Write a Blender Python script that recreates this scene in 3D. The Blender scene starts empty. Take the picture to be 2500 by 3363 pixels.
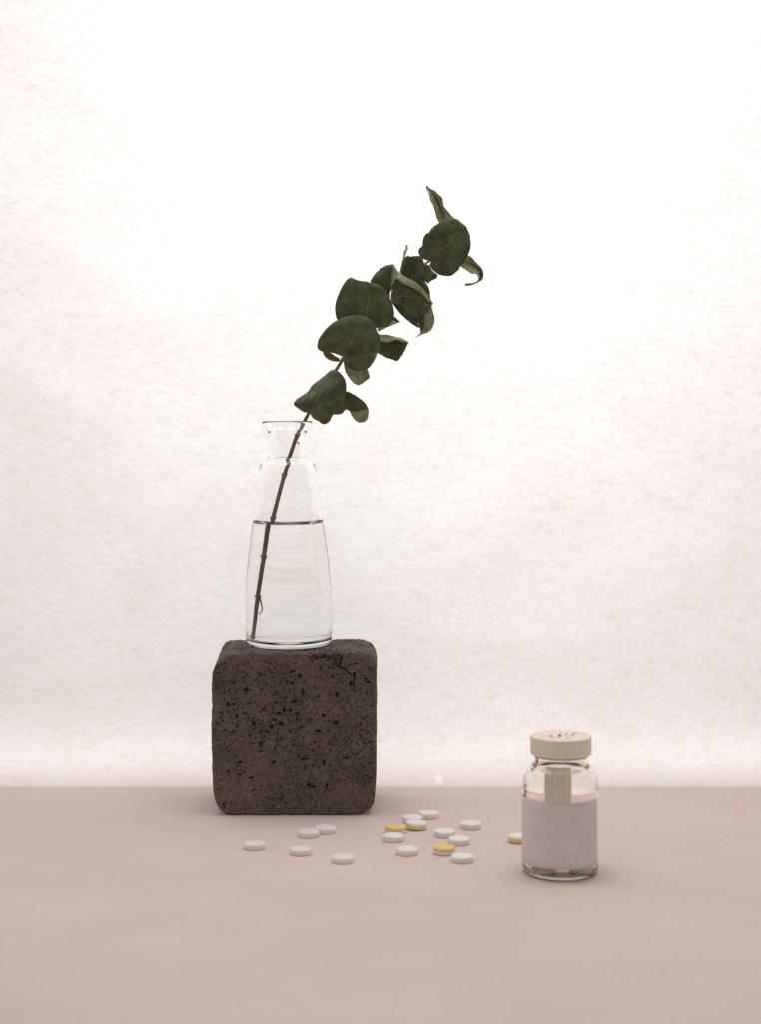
import bpy, bmesh, math, random
import numpy as np
from mathutils import Vector, Matrix, kdtree

random.seed(7); rng = np.random.default_rng(7)
S = bpy.context.scene
COL = S.collection
PI = math.pi

# ------------------------------------------------------------------ camera
FPX, PW, PH = 5300.0, 2500.0, 3363.0
HC = 0.194                                   # lens height above the table
PITCH = math.radians(3.233)
cam_d = bpy.data.cameras.new('camera'); cam = bpy.data.objects.new('camera', cam_d); COL.objects.link(cam)
cam.location = (0, 0, HC); cam.rotation_euler = (PI/2 - PITCH, 0, 0)
cam_d.sensor_fit = 'VERTICAL'; cam_d.sensor_height = 36; cam_d.lens = 36*FPX/PH
cam_d.clip_start = 0.01; cam_d.clip_end = 50
cam_d.dof.use_dof = True; cam_d.dof.focus_distance = 0.792; cam_d.dof.aperture_fstop = 8.5
S.camera = cam

# ------------------------------------------------------------------ room light, lamps behind the paper, added overhead fill, exposure
W = bpy.data.worlds.new("World"); S.world = W; W.use_nodes = True
W.node_tree.nodes['Background'].inputs[0].default_value = (1.0, 0.93, 0.90, 1)
W.node_tree.nodes['Background'].inputs[1].default_value = 0.29
def area_lamp(name, loc, tgt, sx, sy, power, col):
    d = bpy.data.lights.new(name, 'AREA'); d.shape = 'RECTANGLE'; d.size = sx; d.size_y = sy
    d.energy = power; d.color = col
    o = bpy.data.objects.new(name, d); COL.objects.link(o); o.location = loc
    o.rotation_euler = (Vector(tgt)-Vector(loc)).to_track_quat('-Z', 'Y').to_euler()
    return o
area_lamp('back_softbox', (0.03, 1.30, 0.43), (0.025, 0.88, 0.42), 0.27, 0.46, 4.15, (0.955, 1.0, 1.03))
area_lamp('back_strip_lamp', (0.0, 0.888, -0.008), (0.0, 0.860, 0.006), 0.80, 0.016, 0.105, (0.93, 1.0, 0.99))
area_lamp('overhead_fill', (0.0, 0.80, 1.00), (0.0, 0.76, 0.0), 0.80, 0.25, 3.0, (1.0, 0.975, 0.965))  # added fill from above, lifts the table, cap and tablet tops
S.view_settings.view_transform = 'Standard'; S.view_settings.look = 'None'
S.view_settings.exposure = 0.25; S.view_settings.gamma = 1
S.render.engine = 'CYCLES'
S.cycles.use_denoising = True
S.cycles.max_bounces = 20; S.cycles.transmission_bounces = 16; S.cycles.diffuse_bounces = 5; S.cycles.glossy_bounces = 6
S.cycles.transparent_max_bounces = 12; S.cycles.caustics_refractive = True; S.cycles.caustics_reflective = False
S.cycles.sample_clamp_indirect = 4; S.cycles.blur_glossy = 0.5

# ------------------------------------------------------------------ helpers
cp, sp = math.cos(PITCH), math.sin(PITCH)
def ray(px, py):
    x = (px-PW/2)/FPX; v = -(py-PH/2)/FPX
    return Vector((x, cp + v*sp, -sp + v*cp))          # y forward, z up
def at(px, py, Y):
    r = ray(px, py); k = Y/r.y
    return Vector((r.x*k, Y, HC + r.z*k))
def onz(px, py, z=0.0):
    r = ray(px, py); k = (z-HC)/r.z
    return Vector((r.x*k, r.y*k, z))

def link(name, me, mats=(), parent=None, smooth=True):
    o = bpy.data.objects.new(name, me); COL.objects.link(o)
    for m in (mats if isinstance(mats, (list, tuple)) else [mats]): me.materials.append(m)
    if parent: o.parent = parent
    if smooth: me.polygons.foreach_set('use_smooth', [True]*len(me.polygons))
    return o
def mesh(name, verts, faces):
    me = bpy.data.meshes.new(name); me.from_pydata([tuple(v) for v in verts], [], faces); me.update(); return me
def thing(name, label, cat, loc=(0, 0, 0), rot=(0, 0, 0), group=None):
    o = bpy.data.objects.new(name, None); COL.objects.link(o); o.location = loc; o.rotation_euler = rot
    o.empty_display_size = 0.01
    return tag(o, label, cat, group)
def tag(o, label, cat, group=None):
    o['label'] = label; o['category'] = cat
    if group: o['group'] = group
    return o

def catmull(P, n, close=False):
    """resample a polyline (list of tuples, any dim) as a smooth curve with n points by arc length"""
    P = np.array(P, float)
    if len(P) < 3:
        t = np.linspace(0, 1, n)[:, None]; return P[0]*(1-t)+P[-1]*t
    Q = np.vstack([2*P[0]-P[1], P, 2*P[-1]-P[-2]])
    out = []
    for i in range(1, len(Q)-2):
        p0, p1, p2, p3 = Q[i-1], Q[i], Q[i+1], Q[i+2]
        d1 = (p2-p0)*.5; d2 = (p3-p1)*.5
        L = np.linalg.norm(p2-p1)
        for d in (d1, d2):
            m = np.linalg.norm(d)
            if m > L*1.2: d *= L*1.2/m
        for t in np.linspace(0, 1, 12, endpoint=False):
            out.append((2*t**3-3*t**2+1)*p1+(t**3-2*t**2+t)*d1+(-2*t**3+3*t**2)*p2+(t**3-t**2)*d2)
    out.append(Q[-2]); out = np.array(out)
    s = np.r_[0, np.cumsum(np.linalg.norm(np.diff(out, axis=0), axis=1))]
    t = np.linspace(0, s[-1], n)
    return np.stack([np.interp(t, s, out[:, k]) for k in range(out.shape[1])], 1)

def hash3(i, j, k, seed):
    h = (i*374761393 + j*668265263 + k*2147483647 + seed*1274126177) & 0xffffffff
    h = ((h ^ (h >> 13))*1274126177) & 0xffffffff
    h = h ^ (h >> 16)
    return (h & 0xffff)/32767.5 - 1.0
def noise3(P, seed=0):
    P = np.asarray(P, float); I = np.floor(P).astype(np.int64); F = P-I; F = F*F*(3-2*F)
    r = 0
    for a in (0, 1):
        for b in (0, 1):
            for c in (0, 1):
                w = (F[:, 0] if a else 1-F[:, 0])*(F[:, 1] if b else 1-F[:, 1])*(F[:, 2] if c else 1-F[:, 2])
                r = r + w*hash3(I[:, 0]+a, I[:, 1]+b, I[:, 2]+c, seed)
    return r
def fbm(P, octs=3, seed=0):
    r = 0; a = 1; q = np.asarray(P, float)
    for k in range(octs):
        r = r + a*noise3(q, seed+k); a *= .5; q = q*2.03+11.7
    return r

def lathe(prof, seg=96, closed_bottom=True, closed_top=True):
    """prof: list of (r, z). r==0 ends become poles."""
    V = []; F = []; rings = []
    for r, z in prof:
        if r < 1e-7: rings.append([len(V)]); V.append((0, 0, z))
        else:
            rings.append(list(range(len(V), len(V)+seg)))
            for k in range(seg):
                a = 2*PI*k/seg; V.append((r*math.cos(a), r*math.sin(a), z))
    for A, B in zip(rings[:-1], rings[1:]):
        for k in range(seg):
            k2 = (k+1) % seg
            if len(A) == 1 and len(B) == 1: continue
            if len(A) == 1: F.append((A[0], B[k2], B[k]))
            elif len(B) == 1: F.append((A[k], A[k2], B[0]))
            else: F.append((A[k], A[k2], B[k2], B[k]))
    return V, F
def smooth_prof(pts, n):
    return [(max(0.0, p[0]), p[1]) for p in catmull(pts, n)]
def lathe_obj(name, prof, mat, parent=None, seg=96):
    V, F = lathe(prof, seg); return link(name, mesh(name, V, F), mat, parent)

def tube(V, F, pts, rad, seg=12, n=60, rough=0.0, seed=0):
    P = catmull([tuple(p) for p in pts], n); R = np.interp(np.linspace(0, 1, n), np.linspace(0, 1, len(rad)), rad)
    base = len(V); up = Vector((0.2, 1, 0.1)).normalized()
    for i in range(n):
        t = Vector(P[min(i+1, n-1)]-P[max(i-1, 0)]).normalized()
        a = t.cross(up).normalized(); b = a.cross(t)
        for k in range(seg):
            th = 2*PI*k/seg; rr = R[i]
            if rough: rr *= 1+rough*float(noise3([[P[i][2]*1500, th*2, seed]], seed)[0])
            V.append(tuple(Vector(P[i]) + a*rr*math.cos(th) + b*rr*math.sin(th)))
    for i in range(n-1):
        for k in range(seg):
            k2 = (k+1) % seg
            F.append((base+i*seg+k, base+i*seg+k2, base+(i+1)*seg+k2, base+(i+1)*seg+k))
    F.append(tuple(base+k for k in range(seg))[::-1]); F.append(tuple(base+(n-1)*seg+k for k in range(seg)))
    return P, R

# ------------------------------------------------------------------ materials
def new_mat(name):
    m = bpy.data.materials.new(name); m.use_nodes = True
    nt = m.node_tree; nt.nodes.clear()
    out = nt.nodes.new('ShaderNodeOutputMaterial')
    return m, nt, out
def N(nt, typ, **kw):
    n = nt.nodes.new(typ)
    for k, v in kw.items():
        if k.startswith('_'): setattr(n, k[1:], v)
        else:
            key = k.replace('__', ' ')
            n.inputs[key].default_value = v
    return n
def ramp(nt, stops, src, interp='LINEAR'):
    r = nt.nodes.new('ShaderNodeValToRGB'); r.color_ramp.interpolation = interp
    e = r.color_ramp.elements
    while len(e) < len(stops): e.new(.5)
    for x, (p, c) in zip(e, stops):
        x.position = p; x.color = (*c, 1) if len(c) == 3 else c
    nt.links.new(src, r.inputs[0]); return r
def g(v): return (v, v, v)
def mixc(nt, fac, a, b, mode='MIX'):
    m = nt.nodes.new('ShaderNodeMix'); m.data_type = 'RGBA'; m.blend_type = mode
    for sock, v in ((m.inputs[0], fac), (m.inputs[6], a), (m.inputs[7], b)):
        if hasattr(v, 'links') or isinstance(v, bpy.types.NodeSocket): nt.links.new(v, sock)
        elif isinstance(v, (int, float)): sock.default_value = v
        else: sock.default_value = (*v, 1)
    return m.outputs[2]
def mapping(nt, src, scale, loc=(0, 0, 0), rot=(0, 0, 0)):
    m = nt.nodes.new('ShaderNodeMapping'); m.inputs['Scale'].default_value = scale
    m.inputs['Location'].default_value = loc; m.inputs['Rotation'].default_value = rot
    nt.links.new(src, m.inputs[0]); return m.outputs[0]
def noise(nt, vec, scale, detail=4, rough=.55, dist=0.0):
    n = N(nt, 'ShaderNodeTexNoise', Scale=scale, Detail=detail, Roughness=rough, Distortion=dist)
    nt.links.new(vec, n.inputs['Vector']); return n
def principled(nt, out, **kw):
    b = N(nt, 'ShaderNodeBsdfPrincipled', **kw); nt.links.new(b.outputs[0], out.inputs[0]); return b
def bump(nt, bsdf, h, strength, dist):
    b = N(nt, 'ShaderNodeBump', Strength=strength, Distance=dist); nt.links.new(h, b.inputs['Height'])
    nt.links.new(b.outputs[0], bsdf.inputs['Normal']); return b

def mat_paper():
    m, nt, out = new_mat('translucent_fibre_paper')
    uv = nt.nodes.new('ShaderNodeUVMap').outputs[0]
    # fibres: long flat flecks of thicker pulp (UV is in metres across / along the sheet)
    f1 = noise(nt, mapping(nt, uv, (230, 520, 1)), 1.0, 5, .66, 1.1)
    f2 = noise(nt, mapping(nt, uv, (520, 1150, 1), (3, 7, 0), (0, 0, .12)), 1.0, 3, .6, .4)
    f3 = noise(nt, mapping(nt, uv, (14, 26, 1), (1, 2, 0)), 1.0, 3, .55, .3)
    f4 = noise(nt, mapping(nt, uv, (90, 170, 1), (9, 4, 0), (0, 0, -.1)), 1.0, 4, .6, 1.2)
    r1 = ramp(nt, [(.36, (.845, .84, .825)), (.48, (.955, .952, .945)), (.60, g(1))], f1.outputs[0])
    r2 = ramp(nt, [(.33, g(.88)), (.5, g(.985)), (.62, g(1.0))], f2.outputs[0])
    r3 = ramp(nt, [(.32, (.93, .905, .885)), (.68, (1, 1, 1))], f3.outputs[0])
    r4 = ramp(nt, [(.36, (.950, .938, .90)), (.48, (1, .993, .986)), (.60, (1, 1, 1))], f4.outputs[0])
    c = mixc(nt, 1.0, r1.outputs[0], r2.outputs[0], 'MULTIPLY')
    c = mixc(nt, 1.0, c, r3.outputs[0], 'MULTIPLY')
    c = mixc(nt, 1.0, c, r4.outputs[0], 'MULTIPLY')
    # one pinhole-thin spot in the paper
    vd = nt.nodes.new('ShaderNodeVectorMath'); vd.operation = 'DISTANCE'; nt.links.new(mapping(nt, uv, (1.5, .72, 1)), vd.inputs[0])
    vd.inputs[1].default_value = (PIN[0]*1.5, PIN[1]*.72, 0)
    rp = ramp(nt, [(.0006, g(1)), (.0009, g(0))], vd.outputs['Value'])
    tcol = mixc(nt, 1.0, c, (.488, .490, .486), 'MULTIPLY')
    tcol = mixc(nt, rp.outputs[0], tcol, (.68, .68, .66))
    tr = nt.nodes.new('ShaderNodeBsdfTranslucent'); nt.links.new(tcol, tr.inputs[0])
    s1 = noise(nt, mapping(nt, uv, (9, 9, 1)), 1.0, 4, .5)
    dcol = ramp(nt, [(.3, (.612, .514, .498)), (.7, (.648, .547, .530))], s1.outputs[0])
    # stray dark fibres and dust caught in the sheet
    vs = N(nt, 'ShaderNodeTexVoronoi', Scale=95, Randomness=1.0); nt.links.new(uv, vs.inputs['Vector'])
    sc_ = nt.nodes.new('ShaderNodeSeparateColor'); nt.links.new(vs.outputs['Color'], sc_.inputs[0])
    pk = ramp(nt, [(.055, g(1)), (.06, g(0))], sc_.outputs[0]); ds = ramp(nt, [(.016, g(1)), (.03, g(0))], vs.outputs['Distance'])
    dm = mixc(nt, 1.0, pk.outputs[0], ds.outputs[0], 'MULTIPLY')
    gr = ramp(nt, [(.3, g(.95)), (.7, g(1.0))], noise(nt, mapping(nt, uv, (1800, 2600, 1)), 1.0, 3, .7).outputs[0])
    dc2 = mixc(nt, 1.0, dcol.outputs[0], gr.outputs[0], 'MULTIPLY')
    dc3 = mixc(nt, dm, dc2, (.12, .09, .07))
    di = nt.nodes.new('ShaderNodeBsdfDiffuse'); nt.links.new(dc3, di.inputs[0])
    bn = N(nt, 'ShaderNodeBump', Strength=.12, Distance=.0004)
    nt.links.new(noise(nt, mapping(nt, uv, (900, 1300, 1)), 1.0, 3, .6).outputs[0], bn.inputs['Height'])
    nt.links.new(bn.outputs[0], di.inputs['Normal'])
    ad = nt.nodes.new('ShaderNodeAddShader'); nt.links.new(di.outputs[0], ad.inputs[0]); nt.links.new(tr.outputs[0], ad.inputs[1])
    nt.links.new(ad.outputs[0], out.inputs[0]); return m

def mat_plain(name, col, rough=.6, var=.06, scale=400, bstr=.1, bdist=.0002, trans=0, **kw):
    m, nt, out = new_mat(name)
    oc = nt.nodes.new('ShaderNodeTexCoord').outputs['Object']
    n = noise(nt, oc, scale, 4)
    a = tuple(c*(1-var) for c in col); b = tuple(min(1, c*(1+var)) for c in col)
    r = ramp(nt, [(.3, a), (.7, b)], n.outputs[0])
    p = principled(nt, out, Roughness=rough, **kw); nt.links.new(r.outputs[0], p.inputs['Base Color'])
    if trans:
        t = nt.nodes.new('ShaderNodeBsdfTranslucent'); nt.links.new(r.outputs[0], t.inputs[0])
        mx = nt.nodes.new('ShaderNodeMixShader'); mx.inputs[0].default_value = trans
        nt.links.new(p.outputs[0], mx.inputs[1]); nt.links.new(t.outputs[0], mx.inputs[2]); nt.links.new(mx.outputs[0], out.inputs[0])
    n2 = noise(nt, oc, scale*5, 3)
    bump(nt, p, n2.outputs[0], bstr, bdist); return m

def mat_glass(name, ior, col=(1, 1, 1), rough=0.0):
    m, nt, out = new_mat(name)
    b = N(nt, 'ShaderNodeBsdfGlass', Roughness=rough, IOR=ior); b.inputs['Color'].default_value = (*col, 1)
    nt.links.new(b.outputs[0], out.inputs[0]); return m

def mat_block():
    m, nt, out = new_mat('dark_lava_concrete')
    oc = nt.nodes.new('ShaderNodeTexCoord').outputs['Object']
    n1 = noise(nt, oc, 55, 5, .6); n2 = noise(nt, oc, 420, 5, .7); n3 = noise(nt, oc, 1500, 2, .6)
    base = ramp(nt, [(.36, (.112, .089, .072)), (.5, (.140, .113, .093)), (.66, (.166, .136, .114))], n1.outputs[0])
    mid = ramp(nt, [(.30, g(.55)), (.52, g(1)), (.72, g(1.3))], n2.outputs[0])
    c = mixc(nt, .85, base.outputs[0], mid.outputs[0], 'MULTIPLY')
    # paler, greyer where the surface faces up
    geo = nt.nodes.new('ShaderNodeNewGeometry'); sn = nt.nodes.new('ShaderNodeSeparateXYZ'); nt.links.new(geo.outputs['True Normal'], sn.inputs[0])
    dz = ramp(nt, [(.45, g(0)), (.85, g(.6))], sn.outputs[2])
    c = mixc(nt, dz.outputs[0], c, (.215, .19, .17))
    # tiny pores: their shade painted in as dark specks, dented by the bump
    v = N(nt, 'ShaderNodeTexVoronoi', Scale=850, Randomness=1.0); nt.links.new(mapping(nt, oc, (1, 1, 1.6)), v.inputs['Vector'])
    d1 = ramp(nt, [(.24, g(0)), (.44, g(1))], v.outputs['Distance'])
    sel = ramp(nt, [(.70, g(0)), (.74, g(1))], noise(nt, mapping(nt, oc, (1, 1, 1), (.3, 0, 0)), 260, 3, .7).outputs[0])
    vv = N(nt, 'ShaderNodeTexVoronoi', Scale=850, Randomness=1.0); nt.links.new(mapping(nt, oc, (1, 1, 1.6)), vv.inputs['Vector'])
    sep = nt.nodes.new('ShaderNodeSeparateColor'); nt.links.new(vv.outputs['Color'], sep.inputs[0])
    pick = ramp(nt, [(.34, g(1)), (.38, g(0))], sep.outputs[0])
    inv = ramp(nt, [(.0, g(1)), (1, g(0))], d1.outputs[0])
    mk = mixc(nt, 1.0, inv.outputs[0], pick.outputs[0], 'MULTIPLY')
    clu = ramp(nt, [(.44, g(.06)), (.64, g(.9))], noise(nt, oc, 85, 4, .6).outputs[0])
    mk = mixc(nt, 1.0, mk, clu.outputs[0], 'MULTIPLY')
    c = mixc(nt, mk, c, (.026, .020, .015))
    # pale quartz sand grains, denser towards the foot of the block and in drifts
    v2 = N(nt, 'ShaderNodeTexVoronoi', Scale=1250, Randomness=1.0); nt.links.new(oc, v2.inputs['Vector'])
    s2 = nt.nodes.new('ShaderNodeSeparateColor'); nt.links.new(v2.outputs['Color'], s2.inputs[0])
    sz = nt.nodes.new('ShaderNodeSeparateXYZ'); nt.links.new(oc, sz.inputs[0])
    zz = N(nt, 'ShaderNodeMapRange'); nt.links.new(sz.outputs[2], zz.inputs[0])
    zz.inputs[1].default_value = 0.0; zz.inputs[2].default_value = .028; zz.inputs[3].default_value = .62; zz.inputs[4].default_value = .12
    nn = noise(nt, oc, 70, 3, .6)
    ma = nt.nodes.new('ShaderNodeMath'); ma.operation = 'MULTIPLY'; nt.links.new(zz.outputs[0], ma.inputs[0])
    mr = N(nt, 'ShaderNodeMapRange'); nt.links.new(nn.outputs[0], mr.inputs[0])
    mr.inputs[1].default_value = .3; mr.inputs[2].default_value = .7; mr.inputs[3].default_value = .35; mr.inputs[4].default_value = 1.6
    nt.links.new(mr.outputs[0], ma.inputs[1])
    lt = nt.nodes.new('ShaderNodeMath'); lt.operation = 'LESS_THAN'; nt.links.new(s2.outputs[0], lt.inputs[0]); nt.links.new(ma.outputs[0], lt.inputs[1])
    dd = ramp(nt, [(.20, g(1)), (.42, g(0))], v2.outputs['Distance'])
    mk2 = mixc(nt, 1.0, dd.outputs[0], lt.outputs[0], 'MULTIPLY')
    gcol = ramp(nt, [(0, (.22, .15, .12)), (.6, (.42, .33, .27)), (1, (.62, .55, .48))], s2.outputs[1])
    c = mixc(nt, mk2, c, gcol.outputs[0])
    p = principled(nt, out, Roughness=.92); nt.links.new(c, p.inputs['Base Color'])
    p.inputs['Specular IOR Level'].default_value = .25
    hh = mixc(nt, .5, n2.outputs[0], n3.outputs[0])
    hh = mixc(nt, mk, hh, (0, 0, 0))
    bump(nt, p, hh, .75, .0006); return m

def mat_leaf(name, dark, lite, vein, spec=.35, trans=.075, vein_on=1.0):
    m, nt, out = new_mat(name)
    uv = nt.nodes.new('ShaderNodeUVMap').outputs[0]
    oc = nt.nodes.new('ShaderNodeTexCoord').outputs['Object']
    n1 = noise(nt, oc, 160, 5, .62, .5); n2 = noise(nt, oc, 1300, 3, .6); n3 = noise(nt, mapping(nt, oc, (1, 1, 1), (.5, .2, .1)), 90, 3, .6)
    c = ramp(nt, [(.34, dark), (.64, lite)], n1.outputs[0]).outputs[0]
    br = ramp(nt, [(.55, g(0)), (.75, g(.45))], n3.outputs[0])
    c = mixc(nt, br.outputs[0], c, (dark[0]*1.5, dark[1]*1.02, dark[2]*.95))
    sp_ = ramp(nt, [(.30, g(.6)), (.42, g(1))], n2.outputs[0]); c = mixc(nt, .6, c, sp_.outputs[0], 'MULTIPLY')
    # midrib along u = .5, fading to the tip, side veins slanting off it
    sx = nt.nodes.new('ShaderNodeSeparateXYZ'); nt.links.new(uv, sx.inputs[0])
    a = nt.nodes.new('ShaderNodeMath'); a.operation = 'SUBTRACT'; nt.links.new(sx.outputs[0], a.inputs[0]); a.inputs[1].default_value = .5
    b = nt.nodes.new('ShaderNodeMath'); b.operation = 'ABSOLUTE'; nt.links.new(a.outputs[0], b.inputs[0])
    rib = ramp(nt, [(.004, g(1)), (.013, g(0))], b.outputs[0])
    fade = ramp(nt, [(.08, g(1)), (.5, g(.8)), (.85, g(0))], sx.outputs[1])
    mk = mixc(nt, 1.0, rib.outputs[0], fade.outputs[0], 'MULTIPLY')
    # side veins
    e = nt.nodes.new('ShaderNodeMath'); e.operation = 'MULTIPLY_ADD'; nt.links.new(b.outputs[0], e.inputs[0]); e.inputs[1].default_value = -1.1; nt.links.new(sx.outputs[1], e.inputs[2])
    f = nt.nodes.new('ShaderNodeMath'); f.operation = 'MULTIPLY'; nt.links.new(e.outputs[0], f.inputs[0]); f.inputs[1].default_value = 9
    jn = nt.nodes.new('ShaderNodeMath'); jn.operation = 'MULTIPLY_ADD'; nt.links.new(n1.outputs[0], jn.inputs[0]); jn.inputs[1].default_value = .9; nt.links.new(f.outputs[0], jn.inputs[2])
    h = nt.nodes.new('ShaderNodeMath'); h.operation = 'PINGPONG'; nt.links.new(jn.outputs[0], h.inputs[0]); h.inputs[1].default_value = .5
    sv = ramp(nt, [(.0, g(.30)), (.06, g(0))], h.outputs[0])
    if vein_on:
        c = mixc(nt, mk, c, vein); c = mixc(nt, sv.outputs[0], c, tuple(x*1.0 for x in vein))
    p = N(nt, 'ShaderNodeBsdfPrincipled', Roughness=.55); p.inputs['Specular IOR Level'].default_value = spec
    nt.links.new(c, p.inputs['Base Color'])
    bh = mixc(nt, .5, n1.outputs[0], n2.outputs[0]); bh = mixc(nt, mk, bh, (1, 1, 1))
    bump(nt, p, bh, .35, .0004)
    t = nt.nodes.new('ShaderNodeBsdfTranslucent'); t.inputs[0].default_value = (.28, .30, .09, 1)
    mx = nt.nodes.new('ShaderNodeMixShader'); mx.inputs[0].default_value = trans
    nt.links.new(p.outputs[0], mx.inputs[1]); nt.links.new(t.outputs[0], mx.inputs[2]); nt.links.new(mx.outputs[0], out.inputs[0])
    return m

def mat_stem():
    m, nt, out = new_mat('twig_bark')
    oc = nt.nodes.new('ShaderNodeTexCoord').outputs['Object']
    n1 = noise(nt, mapping(nt, oc, (1, 1, .35)), 260, 4, .6); n2 = noise(nt, oc, 2600, 2, .6)
    c = ramp(nt, [(.3, (.13, .058, .026)), (.5, (.215, .128, .045)), (.7, (.25, .195, .06))], n1.outputs[0]).outputs[0]
    s = ramp(nt, [(.64, g(0)), (.70, g(.8))], n2.outputs[0]); c = mixc(nt, s.outputs[0], c, (.42, .38, .30))
    p = principled(nt, out, Roughness=.6); nt.links.new(c, p.inputs['Base Color'])
    bump(nt, p, n2.outputs[0], .4, .0003); return m

# ------------------------------------------------------------------ the paper sweep, on a board
CR = 0.0210; YT = 0.842; YE = 0.8505
def pin_uv(px, py):                                    # where a pixel's ray meets the rising curve of the sheet
    best = None
    for a in np.linspace(.02, PI/2, 400):
        y, z = YT+CR*math.sin(a), CR-CR*math.cos(a)
        e = abs(at(px, py, y).z-z)
        if best is None or e < best[0]: best = (e, at(px, py, y).x, YT+CR*a)
    return best[1:]
PIN = pin_uv(1443, 2562)
M_PAPER = mat_paper()
def build_paper():
    prof = []                                       # (y, z, s)
    s = 0.0
    for y in np.linspace(-0.35, YT, 90): prof.append((y, 0.0, y))
    for k in range(1, 13):
        a = k/12*PI/2; prof.append((YT + CR*math.sin(a), CR - CR*math.cos(a), YT + CR*a))
    for z in np.linspace(CR, 0.90, 80)[1:]: prof.append((YT+CR, z, YT + CR*PI/2 + z - CR))
    xs = np.linspace(-0.62, 0.62, 90); V = []; U = []
    for y, z, s in prof:
        for x in xs: V.append([x, y, z]); U.append((x, s))
    V = np.array(V); U = np.array(U)
    up = np.clip((U[:, 1]-YT-CR)/.05, 0, 1)         # hanging part billows a little
    V[:, 1] += up*.0025*fbm(np.c_[U[:, 0]*5, U[:, 1]*5, 0*U[:, 0]], 2, 3)
    fl = np.clip((YT-.06-U[:, 1])/.1, 0, 1)*np.clip((U[:, 1]-.3)/.1, 0, 1)
    nx = len(xs); F = [(j*nx+i, j*nx+i+1, (j+1)*nx+i+1, (j+1)*nx+i) for j in range(len(prof)-1) for i in range(nx-1)]
    me = mesh('paper_backdrop', V, F); ul = me.uv_layers.new(name='UVMap')
    li = np.empty(len(me.loops), int); me.loops.foreach_get('vertex_index', li)
    ul.data.foreach_set('uv', U[li].ravel())
    o = link('paper_backdrop', me, M_PAPER); o['kind'] = 'structure'
build_paper()
def build_board():
    bm = bmesh.new(); bmesh.ops.create_cube(bm, size=1)
    for v in bm.verts: v.co = Vector((v.co.x*1.24, v.co.y*(YE+.345)+(YE-.345)/2, v.co.z*.022-.0114))
    bmesh.ops.bevel(bm, geom=bm.edges[:], offset=.0015, segments=2, affect='EDGES')
    me = bpy.data.meshes.new('tabletop'); bm.to_mesh(me); bm.free()
    o = link('tabletop', me, mat_plain('pale_board', (.55, .50, .44), .6, .08, 30), smooth=False); o['kind'] = 'structure'
build_board()

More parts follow.
